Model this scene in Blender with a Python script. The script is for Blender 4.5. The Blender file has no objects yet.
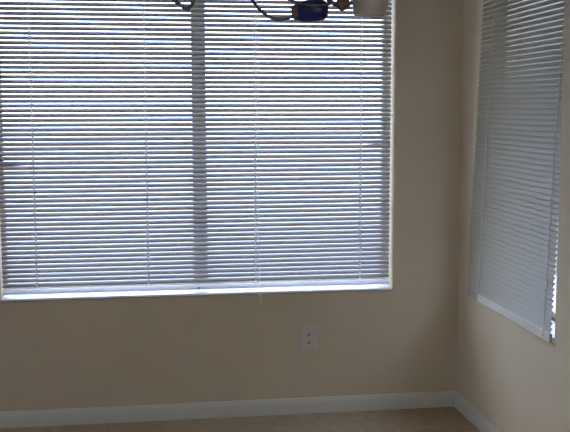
import bpy, bmesh, math, random
from mathutils import Vector, Matrix
random.seed(4)
S = bpy.context.scene
COL = S.collection
R = math.radians

# ------------------------------------------------------------------ materials
def new_mat(name):
    m = bpy.data.materials.new(name); m.use_nodes = True
    nt = m.node_tree
    return m, nt, nt.nodes['Principled BSDF']

def plain(name, col, rough=.5, metal=0., spec=.5, noise=0., nscale=40, bump=0., bscale=200):
    m, nt, b = new_mat(name)
    b.inputs['Roughness'].default_value = rough
    b.inputs['Metallic'].default_value = metal
    b.inputs['Specular IOR Level'].default_value = spec
    b.inputs['Base Color'].default_value = (*col, 1)
    tc = nt.nodes.new('ShaderNodeTexCoord')
    if noise:
        n = nt.nodes.new('ShaderNodeTexNoise'); n.inputs['Scale'].default_value = nscale
        n.inputs['Detail'].default_value = 4
        r = nt.nodes.new('ShaderNodeValToRGB')
        r.color_ramp.elements[0].position = .3; r.color_ramp.elements[1].position = .7
        r.color_ramp.elements[0].color = tuple(c * (1 - noise) for c in col) + (1,)
        r.color_ramp.elements[1].color = tuple(min(1, c * (1 + noise)) for c in col) + (1,)
        nt.links.new(tc.outputs['Object'], n.inputs['Vector'])
        nt.links.new(n.outputs['Fac'], r.inputs['Fac'])
        nt.links.new(r.outputs['Color'], b.inputs['Base Color'])
    if bump:
        n = nt.nodes.new('ShaderNodeTexNoise'); n.inputs['Scale'].default_value = bscale
        n.inputs['Detail'].default_value = 3
        bp = nt.nodes.new('ShaderNodeBump'); bp.inputs['Strength'].default_value = bump
        bp.inputs['Distance'].default_value = .002
        nt.links.new(tc.outputs['Object'], n.inputs['Vector'])
        nt.links.new(n.outputs['Fac'], bp.inputs['Height'])
        nt.links.new(bp.outputs['Normal'], b.inputs['Normal'])
    return m

WALL = plain('tan_wall_paint', (.465, .373, .232), .75, spec=.3, noise=.03, nscale=3, bump=.5, bscale=130)
CEIL = plain('white_ceiling_paint', (.72, .70, .66), .9, bump=.4, bscale=90)
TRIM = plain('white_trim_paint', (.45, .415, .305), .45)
SILL = plain('white_sill_paint', (.80, .77, .73), .35)
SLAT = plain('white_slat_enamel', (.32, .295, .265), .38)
SLAT2 = plain('toned_slat_enamel', (.29, .255, .17), .45)  # light on the right blind offset in the colour: darker, warmer slat enamel
RAIL = plain('white_rail_enamel', (.80, .80, .80), .35)
RAIL2 = plain('toned_rail_enamel', (.52, .49, .39), .4)  # darker, warmer rail enamel for the right blind
CORD2 = plain('dull_braided_cord', (.44, .41, .34), .8)  # duller cord for the right blind
RAILEND = plain('grey_rail_end_plastic', (.27, .245, .195), .5)
CORD = plain('white_braided_cord', (.90, .90, .90), .8)
VINYL = plain('almond_vinyl', (.60, .57, .44), .45)
PLATE = plain('almond_plastic', (.43, .38, .285), .35)
SLOT = plain('dark_slot', (.02, .018, .015), .8)
SCREW = plain('painted_screw', (.45, .42, .36), .3, metal=.4)
BRONZE = plain('oil_rubbed_bronze', (.085, .078, .082), .4, metal=.35, noise=.25, nscale=60)
PATINA = plain('rusty_bronze', (.13, .09, .055), .6, metal=.3, noise=.6, nscale=110)
BLUE = plain('cobalt_blue_glaze', (.008, .008, .075), .4)
SHADE = plain('beige_alabaster_glass', (.44, .375, .275), .4, noise=.1, nscale=14)
PATIO = plain('pale_concrete', (.45, .45, .43), .9, noise=.08, nscale=2)
BLOCK = plain('pale_stucco', (.55, .55, .52), .95, noise=.05, nscale=4)
STUCCO = plain('shading_stucco', (.15, .14, .12), .95, noise=.05, nscale=4)  # dark finish for the added shading wall and slabs

def floor_mat():
    m, nt, b = new_mat('mottled_brown_carpet')
    tc = nt.nodes.new('ShaderNodeTexCoord')
    n1 = nt.nodes.new('ShaderNodeTexNoise'); n1.inputs['Scale'].default_value = 22; n1.inputs['Detail'].default_value = 5
    n2 = nt.nodes.new('ShaderNodeTexNoise'); n2.inputs['Scale'].default_value = 150; n2.inputs['Detail'].default_value = 3
    mx = nt.nodes.new('ShaderNodeMath'); mx.operation = 'ADD'
    md = nt.nodes.new('ShaderNodeMath'); md.operation = 'MULTIPLY'; md.inputs[1].default_value = .5
    r = nt.nodes.new('ShaderNodeValToRGB')
    r.color_ramp.elements[0].position = .34; r.color_ramp.elements[0].color = (.30, .22, .13, 1)
    r.color_ramp.elements[1].position = .66; r.color_ramp.elements[1].color = (.44, .33, .20, 1)
    bp = nt.nodes.new('ShaderNodeBump'); bp.inputs['Strength'].default_value = .6; bp.inputs['Distance'].default_value = .004
    L = nt.links.new
    L(tc.outputs['Object'], n1.inputs['Vector']); L(tc.outputs['Object'], n2.inputs['Vector'])
    L(n1.outputs['Fac'], mx.inputs[0]); L(n2.outputs['Fac'], mx.inputs[1]); L(mx.outputs[0], md.inputs[0])
    L(md.outputs[0], r.inputs['Fac']); L(r.outputs['Color'], b.inputs['Base Color'])
    L(n2.outputs['Fac'], bp.inputs['Height']); L(bp.outputs['Normal'], b.inputs['Normal'])
    b.inputs['Roughness'].default_value = .95; b.inputs['Specular IOR Level'].default_value = .15
    return m
CARPET = floor_mat()

def glass_mat():
    m = bpy.data.materials.new('clear_window_glass'); m.use_nodes = True
    nt = m.node_tree; nt.nodes.clear()
    o = nt.nodes.new('ShaderNodeOutputMaterial'); mix = nt.nodes.new('ShaderNodeMixShader')
    t = nt.nodes.new('ShaderNodeBsdfTransparent'); g = nt.nodes.new('ShaderNodeBsdfGlossy')
    lw = nt.nodes.new('ShaderNodeLayerWeight'); lw.inputs['Blend'].default_value = .5
    pw = nt.nodes.new('ShaderNodeMath'); pw.operation = 'POWER'; pw.inputs[1].default_value = 5
    f = nt.nodes.new('ShaderNodeMath'); f.operation = 'MULTIPLY_ADD'; f.inputs[1].default_value = .96; f.inputs[2].default_value = .04
    nt.links.new(lw.outputs['Facing'], pw.inputs[0]); nt.links.new(pw.outputs[0], f.inputs[0])
    t.inputs['Color'].default_value = (.95, .97, .97, 1); g.inputs['Roughness'].default_value = .02
    nt.links.new(f.outputs[0], mix.inputs[0]); nt.links.new(t.outputs[0], mix.inputs[1])
    nt.links.new(g.outputs[0], mix.inputs[2]); nt.links.new(mix.outputs[0], o.inputs[0])
    return m
GLASS = glass_mat()

# ------------------------------------------------------------------ mesh helpers
def build(name, bm, mat, parent=None, smooth=False, bevel=0., seg=2):
    bmesh.ops.recalc_face_normals(bm, faces=bm.faces)
    me = bpy.data.meshes.new(name); bm.to_mesh(me); bm.free()
    me.materials.append(mat)
    if smooth:
        for p in me.polygons: p.use_smooth = True
        me.set_sharp_from_angle(angle=R(40))
    o = bpy.data.objects.new(name, me); COL.objects.link(o)
    if parent: o.parent = parent
    if bevel:
        b = o.modifiers.new('bevel', 'BEVEL'); b.width = bevel; b.segments = seg; b.limit_method = 'ANGLE'
    return o

def tag(o, label=None, cat=None, group=None, kind=None):
    if label: o['label'] = label
    if cat: o['category'] = cat
    if group: o['group'] = group
    if kind: o['kind'] = kind
    return o

def empty(name, loc):
    o = bpy.data.objects.new(name, None); o.location = loc; o.empty_display_size = .1
    COL.objects.link(o); return o

def box(bm, a, b, M=None):
    vs = [bm.verts.new((x, y, z)) for x in (a[0], b[0]) for y in (a[1], b[1]) for z in (a[2], b[2])]
    if M is not None:
        for v in vs: v.co = M @ v.co
    for f in ((0, 1, 3, 2), (4, 6, 7, 5), (0, 4, 5, 1), (2, 3, 7, 6), (0, 2, 6, 4), (1, 5, 7, 3)):
        bm.faces.new([vs[i] for i in f])
    return bm

def bbox(a, b):
    return box(bmesh.new(), a, b)

def catmull(P, n=8):
    P = [Vector(p) for p in P]; Q = [2 * P[0] - P[1]] + P + [2 * P[-1] - P[-2]]; out = []
    for i in range(1, len(Q) - 2):
        a, b, c, d = Q[i - 1:i + 3]
        for k in range(n):
            t = k / n
            out.append(.5 * (2 * b + (c - a) * t + (2 * a - 5 * b + 4 * c - d) * t * t + (3 * b - a - 3 * c + d) * t ** 3))
    out.append(P[-1]); return out

def tube(bm, pts, r, n=8):
    pts = [Vector(p) for p in pts]; rings = []; prev = None
    for i, p in enumerate(pts):
        t = (pts[min(i + 1, len(pts) - 1)] - pts[max(i - 1, 0)]).normalized()
        if prev is None:
            u = t.orthogonal().normalized()
        else:
            u = (prev - t * prev.dot(t)).normalized()
        prev = u; v = t.cross(u)
        rr = r[i] if isinstance(r, (list, tuple)) else r
        rings.append([bm.verts.new(p + rr * (math.cos(2 * math.pi * k / n) * u + math.sin(2 * math.pi * k / n) * v)) for k in range(n)])
    for A, B in zip(rings, rings[1:]):
        for k in range(n): bm.faces.new((A[k], A[(k + 1) % n], B[(k + 1) % n], B[k]))
    bm.faces.new(rings[0][::-1]); bm.faces.new(rings[-1])
    return bm

def lathe(bm, prof, M, n=28, close=True):
    rings = []
    for r, z in prof:
        rings.append([bm.verts.new(M @ Vector((r * math.cos(2 * math.pi * k / n), r * math.sin(2 * math.pi * k / n), z))) for k in range(n)])
    for A, B in zip(rings, rings[1:]):
        for k in range(n): bm.faces.new((A[k], A[(k + 1) % n], B[(k + 1) % n], B[k]))
    if close:
        bm.faces.new(rings[0][::-1]); bm.faces.new(rings[-1])
    return bm

def aim(loc, direction):
    return Matrix.Translation(loc) @ Vector(direction).to_track_quat('Z', 'Y').to_matrix().to_4x4()

def wall_hole(outer, hole, thick, rnd, fn):
    """Solid wall with one opening whose room-side edge is a rounded corner bead. fn(u, v, depth) -> xyz"""
    bm = bmesh.new()
    prof = [(rnd * (1 - math.sin(a)), rnd * (1 - math.cos(a))) for a in [math.pi / 2 * k / 5 for k in range(6)]] + [(0, thick)]
    def loop(o, d, rect=None):
        u0, v0, u1, v1 = rect or (hole[0] - o, hole[1] - o, hole[2] + o, hole[3] + o)
        return [bm.verts.new(fn(*c, d)) for c in ((u0, v0), (u1, v0), (u1, v1), (u0, v1))]
    loops = [loop(0, 0, outer)] + [loop(o, d) for o, d in prof] + [loop(0, thick, outer)]
    for A, B in list(zip(loops, loops[1:])) + [(loops[-1], loops[0])]:
        for k in range(4): bm.faces.new((A[k], A[(k + 1) % 4], B[(k + 1) % 4], B[k]))
    return bm

# ------------------------------------------------------------------ room dimensions (room corner at origin)
CEIL_Z = 2.60
XL, XR, ZS, ZT = -2.174, -.331, .596, 2.16        # opening in the back wall
YF, YN = -.162, -1.107                             # opening in the right wall (far, near)
ROOM_L, ROOM_B = -7.2, -7.0
T = .22

tag(build('wall_back', wall_hole((ROOM_L, 0, T, CEIL_Z), (XL, ZS, XR, ZT), T, .014, lambda u, v, d: (u, d, v)), WALL, smooth=True), kind='structure')
tag(build('wall_right', wall_hole((ROOM_B, 0, 0, CEIL_Z), (YN, ZS, YF, ZT), T, .014, lambda u, v, d: (d, u, v)), WALL, smooth=True), kind='structure')
tag(build('wall_left', wall_hole((ROOM_B, 0, 0, CEIL_Z), (-2.1, .5, -.5, 2.1), T, .014, lambda u, v, d: (ROOM_L - d, u, v)), WALL, smooth=True), kind='structure')  # unseen opening added to throw cool light on the right wall
tag(build('wall_rear', wall_hole((ROOM_L, 0, T, CEIL_Z), (-2.6, .8, -1.2, 2.1), T, .014, lambda u, v, d: (u, ROOM_B - d, v)), WALL, smooth=True), kind='structure')  # unseen opening added to hold the rear fill lamp
tag(build('floor', bbox((ROOM_L - T, ROOM_B, -.1), (T, T, 0)), CARPET), kind='structure')
tag(build('ceiling', bbox((ROOM_L - T, ROOM_B, CEIL_Z), (T, T, CEIL_Z + .12)), CEIL), kind='structure')

def baseboard(name, p0, p1, out):
    """moulded profile swept along the foot of a wall"""
    bm = bmesh.new(); h = .077
    prof = [(0, 0), (.013, 0), (.013, h * .72), (.0115, h * .80), (.008, h * .86), (.007, h * .95), (.004, h), (0, h)]
    A = [bm.verts.new(Vector(p0) + Vector(out) * d + Vector((0, 0, z))) for d, z in prof]
    B = [bm.verts.new(Vector(p1) + Vector(out) * d + Vector((0, 0, z))) for d, z in prof]
    n = len(prof)
    for k in range(n): bm.faces.new((A[k], A[(k + 1) % n], B[(k + 1) % n], B[k]))
    bm.faces.new(A); bm.faces.new(B[::-1])
    tag(build(name, bm, TRIM, smooth=True), kind='structure')
baseboard('baseboard_back', (ROOM_L, 0, 0), (0, 0, 0), (0, -1, 0))
baseboard('baseboard_right', (0, -.0131, 0), (0, ROOM_B, 0), (-1, 0, 0))

# sills: board with a rounded nose
tag(build('trim_1', bbox((XL + .0005, -.007, ZS), (XR - .0005, .143, ZS + .009)), SILL, bevel=.0035, seg=3), kind='structure')
tag(build('trim_2', bbox((.015, YN + .0005, ZS), (.143, YF - .0005, ZS + .009)), SILL, bevel=.004, seg=3), kind='structure')

# ------------------------------------------------------------------ windows
def window(name, a0, a1, z0, z1, mull, fn, fw=.020, fl=.012, fb=.022):
    """fn(u, depth, z). frame ring + meeting stile + one pane each side"""
    def bx(bm, u0, d0, za, u1, d1, zb):
        p, q = fn(u0, d0, za), fn(u1, d1, zb)
        return box(bm, [min(p[i], q[i]) for i in range(3)], [max(p[i], q[i]) for i in range(3)])
    bm = bmesh.new(); d0, d1 = .145, .195
    bx(bm, a0, d0, z0, a0 + fl, d1, z1); bx(bm, a1 - fw, d0, z0, a1, d1, z1)
    bx(bm, a0 + fl, d0, z0, a1 - fw, d1, z0 + fb); bx(bm, a0 + fl, d0, z1 - fw, a1 - fw, d1, z1)
    fr = build(name, bm, VINYL, bevel=.003); tag(fr, kind='structure')
    mw = .033
    spans = [(a0 + fl, a1 - fw)]
    if mull is not None:
        st = build('meeting_stile', bx(bmesh.new(), mull - mw, d0 + .004, z0 + fb, mull + mw, d1 - .004, z1 - fw), VINYL, fr, bevel=.003)
        build('latch', bx(bmesh.new(), mull - .012, d0 - .012, 1.30, mull + .012, d0 + .004, 1.37), VINYL, st, bevel=.003)
        spans = [(a0 + fl, mull - mw), (mull + mw, a1 - fw)]
    for s0, s1 in spans:
        build('pane', bx(bmesh.new(), s0 + .0005, .168, z0 + fb + .0005, s1 - .0005, .172, z1 - fw - .0005), GLASS, fr)
window('window_1', XL + .001, XR - .001, ZS + .015, ZT - .001, -1.248, lambda u, d, z: (u, d, z))
window('window_2', YN + .001, YF - .001, ZS + .015, ZT - .001, None, lambda u, d, z: (d, u, z), .03, .03)

# ------------------------------------------------------------------ blinds
SW, PITCH = .025, .0217
def slat_bm(bm, x0, x1, z, th, nx=2, bend=None):
    """one crowned slat along local x; room side is -y; th = tilt, room edge down"""
    cross = []
    for k in range(5):
        s = (k / 4 - .5) * SW; c = .0016 * (1 - (2 * k / 4 - 1) ** 2)
        cross.append((s, c))
    sect = [(s, c) for s, c in cross] + [(s, c - .0005) for s, c in reversed(cross)]
    rings = []
    for i in range(nx):
        x = x0 + (x1 - x0) * i / (nx - 1)
        t, dz = th, 0.
        if bend: dt, dz = bend(x); t = th + dt
        rings.append([bm.verts.new((x, s * math.cos(t) - c * math.sin(t), z + dz + s * math.sin(t) + c * math.cos(t))) for s, c in sect])
    n = len(sect)
    for A, B in zip(rings, rings[1:]):
        for k in range(n): bm.faces.new((A[k], A[(k + 1) % n], B[(k + 1) % n], B[k]))
    bm.faces.new(rings[0]); bm.faces.new(rings[-1][::-1])

def blind(name, loc, rot, width, ztop, zbot, cords, tilt, mat, rmat, cmat, label, cat, rail_h, rail_x0, rail_x1, bent=None, stack=2, head_rot=0., phase=0., rail_t=0.):
    root = empty(name, loc); root.rotation_euler = rot
    tag(root, label, cat)
    hz = ztop
    build('headrail', bbox((0, -.013, hz - .028), (width, .013, hz)), rmat, root, bevel=.002)
    bm = bmesh.new()
    z = hz - .045 - phase; zs = []
    zend = zbot + rail_h + .002
    while z > zend + (.009 if rail_t else .003):
        zs.append(z); z -= PITCH
    for i, z in enumerate(zs):
        b = bent(i, z) if bent else None
        j = random.uniform(-.22, .22) * R(1)
        slat_bm(bm, .001, width - .001, z, (tilt(z) if callable(tilt) else tilt) + j, 60 if b else 2, b)
    for k in range(stack):   # spare slats resting on the bottom rail
        slat_bm(bm, .001, width - .001, zend + .005 + .0045 * k, R(36) if rail_t else R(6))
    build('slats', bm, mat, root, smooth=True)
    zc = zbot + rail_h / 2
    if rail_t:
        rb = box(bmesh.new(), (rail_x0, -.013, -.0055), (rail_x1, .013, .0055), Matrix.Translation((0, 0, zc)) @ Matrix.Rotation(rail_t, 4, 'X'))
    else:
        rb = bbox((rail_x0, -.006, zbot), (rail_x1, .006, zbot + rail_h))
    rl = build('bottom_rail', rb, rmat, root, bevel=.0025)
    for x in cords:
        bm = bmesh.new()
        t0 = tilt(1.4) if callable(tilt) else tilt
        yy = SW / 2 * math.cos(t0) + .0016
        for sy in (-1, 1):
            box(bm, (x - .0013, sy * yy - .0007, zbot + rail_h), (x + .0013, sy * yy + .0007, hz - .028))
        for z in zs:   # the little loops where the ladder turns round each slat edge
            ze = z - SW / 2 * math.sin(t0)
            box(bm, (x - .0036, -yy - .0014, ze - .002), (x + .0036, -yy + .0004, ze + .0075))
        build('ladder_cord', bm, cmat, root)
        build('cord_plug', lathe(bmesh.new(), [(.004, 0), (.004, .0035), (.0025, .0045)], Matrix.Translation((x, (-.0125 if rail_t else -.006), zc - (.004 if rail_t else 0))) @ Matrix.Rotation(R(90), 4, 'X'), 10), rmat, rl)
    return root, rl, zs

# --- wide blind on the back wall
BX = XL + .006; BW = XR - XL - .013; BY = .043
def bent_back(i, z):
    if abs(z - 1.2247) < PITCH / 2:     # one slat knocked out of line at its left end
        return lambda x: (R(16) * max(0, 1 - x / .14), -.003 * max(0, 1 - x / .14))
    if abs(z - 1.285) < PITCH / 2:
        return lambda x: (R(10) * max(0, 1 - abs(x - BW + .07) / .05), .002 * max(0, 1 - abs(x - BW + .07) / .05))
    return None
b1, rail1, zs1 = blind('window_blind', (BX, BY, 0), (0, 0, 0), BW, ZT - .002, ZS + .018,
    [x - BX for x in (-2.011, -1.500, -.993, -.485)], lambda z: R(45 + 6 * (z - 1.2)), SLAT, RAIL, CORD,
    'wide white mini blind with open slats over the long window in the back wall', 'window blind',
    .027, .001, BW - .001, bent_back, phase=0., stack=0, rail_t=R(38))
# hold-down clip on the rail under the stile, and the pull cord ending below the sill
tag(build('hold_down_clip', bbox((-1.2685 - BX, -.0165, ZS + .024), (-1.2625 - BX, -.011, ZS + .034)), SLOT, rail1, bevel=.001), 'dark clip on the bottom rail')
build('clip_button', lathe(bmesh.new(), [(.006, 0), (.006, .003), (.004, .004)], Matrix.Translation((-1.245 - BX, -.011, ZS + .028)) @ Matrix.Rotation(R(90), 4, 'X'), 14), RAIL, rail1)
px = -.984 - BX
pc = build('pull_cord', tube(tube(bmesh.new(), [(px, -.030, ZT - .03), (px, -.030, .95), (px + .001, -.052, .640), (px + .004, -.055, .585)], .0011, 6), [(px + .004, -.030, ZT - .03), (px + .004, -.030, .95), (px + .007, -.052, .640), (px + .010, -.055, .575)], .0011, 6), CORD, b1)
for dx, zz in ((.004, .585), (.010, .575)):
    build('tassel', lathe(bmesh.new(), [(.002, 0), (.0032, -.006), (.0045, -.026), (.004, -.029)], Matrix.Translation((px + dx, -.055, zz)), 10), PLATE, pc)

# --- narrow blind on the right wall: closed, too long, so its bottom rail hangs out over the sill
RW = YF - YN - .005
top = Vector((.046, YF - .0035, 2.155)); lean = math.atan2(.056, 1.55)
b2 = None
def tilt_right(z): return R(60) if z > 1.62 else R(60 + 3 * min(1, (1.62 - z) / .35))
L2 = 1.572
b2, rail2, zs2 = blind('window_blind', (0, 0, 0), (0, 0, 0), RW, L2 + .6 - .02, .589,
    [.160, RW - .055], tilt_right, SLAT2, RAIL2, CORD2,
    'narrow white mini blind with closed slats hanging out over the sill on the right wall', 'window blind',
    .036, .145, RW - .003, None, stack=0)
build('rail_end', bbox((.002, -.0045, .589), (.1445, .0045, .625)), RAILEND, rail2, bevel=.002)  # greyer stretch at the far end of the rail
build('rail_end', bbox((RW - .0025, -.0045, .591), (RW + .002, .0045, .623)), RAILEND, rail2, bevel=.001)
# local x runs from the far end towards the camera (-Y), local -y is the room side (-X)
Mrot = Matrix(((0, 1, 0), (-1, 0, 0), (0, 0, 1))).to_4x4()          # x->-Y, y->+X
piv = L2 + .58
b2.matrix_world = Matrix.Translation(top) @ Matrix.Rotation(lean, 4, 'Y') @ Mrot @ Matrix.Translation((0, 0, -piv))

# ------------------------------------------------------------------ wall outlet
ox, oz = -.7435, .3735
ol = empty('wall_outlet', (ox, 0, oz)); tag(ol, 'almond duplex wall outlet low on the tan wall below the wide window', 'outlet')
pl = build('cover_plate', bbox((-.041, -.006, -.061), (.041, 0, .061)), PLATE, ol, bevel=.003, seg=3)
build('screw', lathe(bmesh.new(), [(.0032, 0), (.003, .0012)], Matrix.Translation((0, -.006, 0)) @ Matrix.Rotation(R(90), 4, 'X'), 12), SCREW, pl)
for s in (-1, 1):
    bm = bmesh.new(); n = 24; zc = s * .0195
    pts = []
    for k in range(n):
        a = 2 * math.pi * k / n
        pts.append((.0172 * math.cos(a), max(-.0135, min(.0135, .0172 * math.sin(a)))))
    A = [bm.verts.new((x, -.0055, zc + z)) for x, z in pts]; B = [bm.verts.new((x, -.0085, zc + z)) for x, z in pts]
    for k in range(n): bm.faces.new((A[k], A[(k + 1) % n], B[(k + 1) % n], B[k]))
    bm.faces.new(A); bm.faces.new(B[::-1])
    rc = build('receptacle', bm, PLATE, pl)
    sb = bmesh.new()
    box(sb, (-.0075, -.0089, zc - .001), (-.0055, -.0083, zc + .008)); box(sb, (.0055, -.0089, zc), (.0075, -.0083, zc + .007))
    lathe(sb, [(.0042, 0), (.0042, .0006)], Matrix.Translation((0, -.0083, zc - .006)) @ Matrix.Rotation(R(90), 4, 'X'), 12)
    build('slots', sb, SLOT, rc)

# ------------------------------------------------------------------ chandelier
hub = Vector((-1.27, -1.98, 1.86))
ch = empty('chandelier', (hub.x, hub.y, CEIL_Z))
tag(ch, 'dark bronze chandelier with curved arms, blue cylinder and beige shade before the wide blind', 'chandelier')
def W(*p): return Vector(p) - Vector((hub.x, hub.y, CEIL_Z))
def Wm(M): return Matrix.Translation(-Vector((hub.x, hub.y, CEIL_Z))) @ M
build('canopy', lathe(bmesh.new(), [(.065, 0), (.065, -.008), (.05, -.022), (.02, -.034), (.008, -.04)], Wm(Matrix.Translation((hub.x, hub.y, CEIL_Z)))), BRONZE, ch, smooth=True)
build('stem', tube(bmesh.new(), [W(hub.x, hub.y, CEIL_Z - .038), W(hub.x, hub.y, hub.z + .06)], .007, 12), BRONZE, ch, smooth=True)
build('hub', lathe(bmesh.new(), [(.008, .08), (.02, .06), (.03, .03), (.045, 0), (.04, -.03), (.02, -.05), (.006, -.06)], Wm(Matrix.Translation(hub))), BRONZE, ch, smooth=True)
# arm reaching towards the viewer
armA = catmull([W(hub.x - .01, hub.y - .03, hub.z), W(-1.34, -2.08, 1.88), W(-1.43, -2.20, 1.84), W(-1.452, -2.25, 1.765), W(-1.4300, -2.26, 1.711), W(-1.417, -2.26, 1.6995), W(-1.404, -2.26, 1.6905), W(-1.394, -2.26, 1.6965), W(-1.3875, -2.26, 1.7105), W(-1.382, -2.27, 1.765)])
a1 = build('arm', tube(bmesh.new(), armA, .0042, 10), BRONZE, ch, smooth=True)
build('candle_cup', lathe(bmesh.new(), [(.006, 0), (.022, .012), (.028, .03), (.026, .03), (.02, .014)], Wm(Matrix.Translation((-1.382, -2.27, 1.76)))), BRONZE, a1, smooth=True)
# arm ending in the blue cylinder
armB = catmull([W(hub.x + .03, hub.y, hub.z - .01), W(-1.246, -1.93, 1.82), W(-1.221, -1.91, 1.756), W(-1.186, -1.9, 1.718), W(-1.153, -1.9, 1.7035), W(-1.124, -1.9, 1.7055), W(-1.106, -1.9, 1.716)])
a2 = build('arm', tube(bmesh.new(), armB, .0042, 10), BRONZE, ch, smooth=True)
ax = Vector((.90, -.40, .06)).normalized()
base = Vector((-1.104, -1.89, 1.7225))
build('socket_cup', lathe(bmesh.new(), [(.006, -.004), (.018, -.003), (.021, .004), (.0245, .016), (.022, .017)], Wm(aim(base, ax))), PATINA, a2, smooth=True)
cy = build('blue_cylinder', lathe(bmesh.new(), [(.021, .014), (.0255, .016), (.029, .035), (.029, .066), (.0265, .080), (.019, .088), (.008, .091)], Wm(aim(base, ax))), BLUE, a2, smooth=True)
build('strap', tube(bmesh.new(), catmull([W(-1.125, -1.93, 1.752), W(-1.094, -1.955, 1.737), W(-1.065, -1.968, 1.733), W(-1.035, -1.962, 1.735), W(-1.005, -1.93, 1.745)]), .004, 10), BRONZE, a2, smooth=True)
# arm carrying the beige bowl shade, coming round from the right
armC = catmull([W(hub.x + .035, hub.y + .02, hub.z + .01), W(-1.15, -1.93, 1.86), W(-1.05, -1.90, 1.79), W(-1.00, -1.89, 1.748), W(-.972, -1.885, 1.742), W(-.945, -1.88, 1.752)])
a3 = build('arm', tube(bmesh.new(), armC, .006, 10), BRONZE, ch, smooth=True)
build('shade_holder', lathe(bmesh.new(), [(.006, -.018), (.014, -.014), (.019, 0), (.016, .012), (.008, .018)], Wm(aim(Vector((-.972, -1.885, 1.747)), (.75, 0, .5)))), PATINA, a3, smooth=True)
sd = Vector((.06, -.05, 1)).normalized()
build('shade', lathe(bmesh.new(), [(.006, 0), (.040, .0005), (.0435, .004), (.048, .035), (.057, .075), (.070, .11), (.067, .11), (.054, .075), (.045, .037), (.040, .008), (.006, .005)], Wm(aim(Vector((-.897, -1.87, 1.7165)), sd))), SHADE, a3, smooth=True)

# ------------------------------------------------------------------ outside
tag(build('ground', bbox((-40, T + .001, -.25), (40, 70, -.15)), PATIO), kind='structure')
tag(build('shading_wall', bbox((2.4, -9, -.15), (2.6, 9, 2.7)), STUCCO), kind='structure')  # added wall that dims what reaches the right window
tag(build('ground_side', bbox((T + .001, -9, -.25), (2.4, T, -.15)), PATIO), kind='structure')
tag(build('shading_slab_back', bbox((ROOM_L - .5, T + .001, 2.48), (.45, .45, 2.58)), STUCCO), kind='structure')  # unseen slab added to keep high sky off the back slats
tag(build('shading_slab_side', bbox((T + .001, -8, 2.48), (.8, T, 2.58)), STUCCO), kind='structure')  # unseen slab added to shade the right window

# ------------------------------------------------------------------ light: overcast daylight and an added fill
w = bpy.data.worlds.new('sky'); S.world = w; w.use_nodes = True
bg = w.node_tree.nodes['Background']
bg.inputs['Color'].default_value = (.71, .85, 1.27, 1); bg.inputs['Strength'].default_value = 9.0

# warm fill lamp added in the unseen rear opening to light back wall
la = bpy.data.lights.new('added_rear_fill', 'AREA'); la.shape = 'RECTANGLE'; la.size = 1.4; la.size_y = 1.3
la.energy = 9; la.color = (1.0, .76, .42)
lo = bpy.data.objects.new('added_rear_fill', la); lo.location = (-1.9, ROOM_B - .08, 1.45)
lo.rotation_euler = (R(90), 0, 0); COL.objects.link(lo)

# ------------------------------------------------------------------ camera
cd = bpy.data.cameras.new('camera'); cam = bpy.data.objects.new('camera', cd); COL.objects.link(cam)
cd.sensor_width = 36; cd.lens = 950 / 570 * 36; cd.clip_start = .05
pi_, ya, ro = R(6.4649), R(8.214), R(-.1123)
F = Vector((math.sin(ya) * math.cos(pi_), math.cos(ya) * math.cos(pi_), -math.sin(pi_)))
Rv = Vector((math.cos(ya), -math.sin(ya), 0)); U = Rv.cross(F)
Rv, U = Rv * math.cos(ro) + U * math.sin(ro), U * math.cos(ro) - Rv * math.sin(ro)
M = Matrix((Rv, U, -F)).transposed().to_4x4(); M.translation = (-1.4944, -4.4176, 1.4703)
cam.matrix_world = M
S.camera = cam
S.view_settings.view_transform = 'Standard'; S.view_settings.look = 'None'
S.view_settings.gamma = 1; S.view_settings.use_curve_mapping = False
S.view_settings.exposure = -0.06
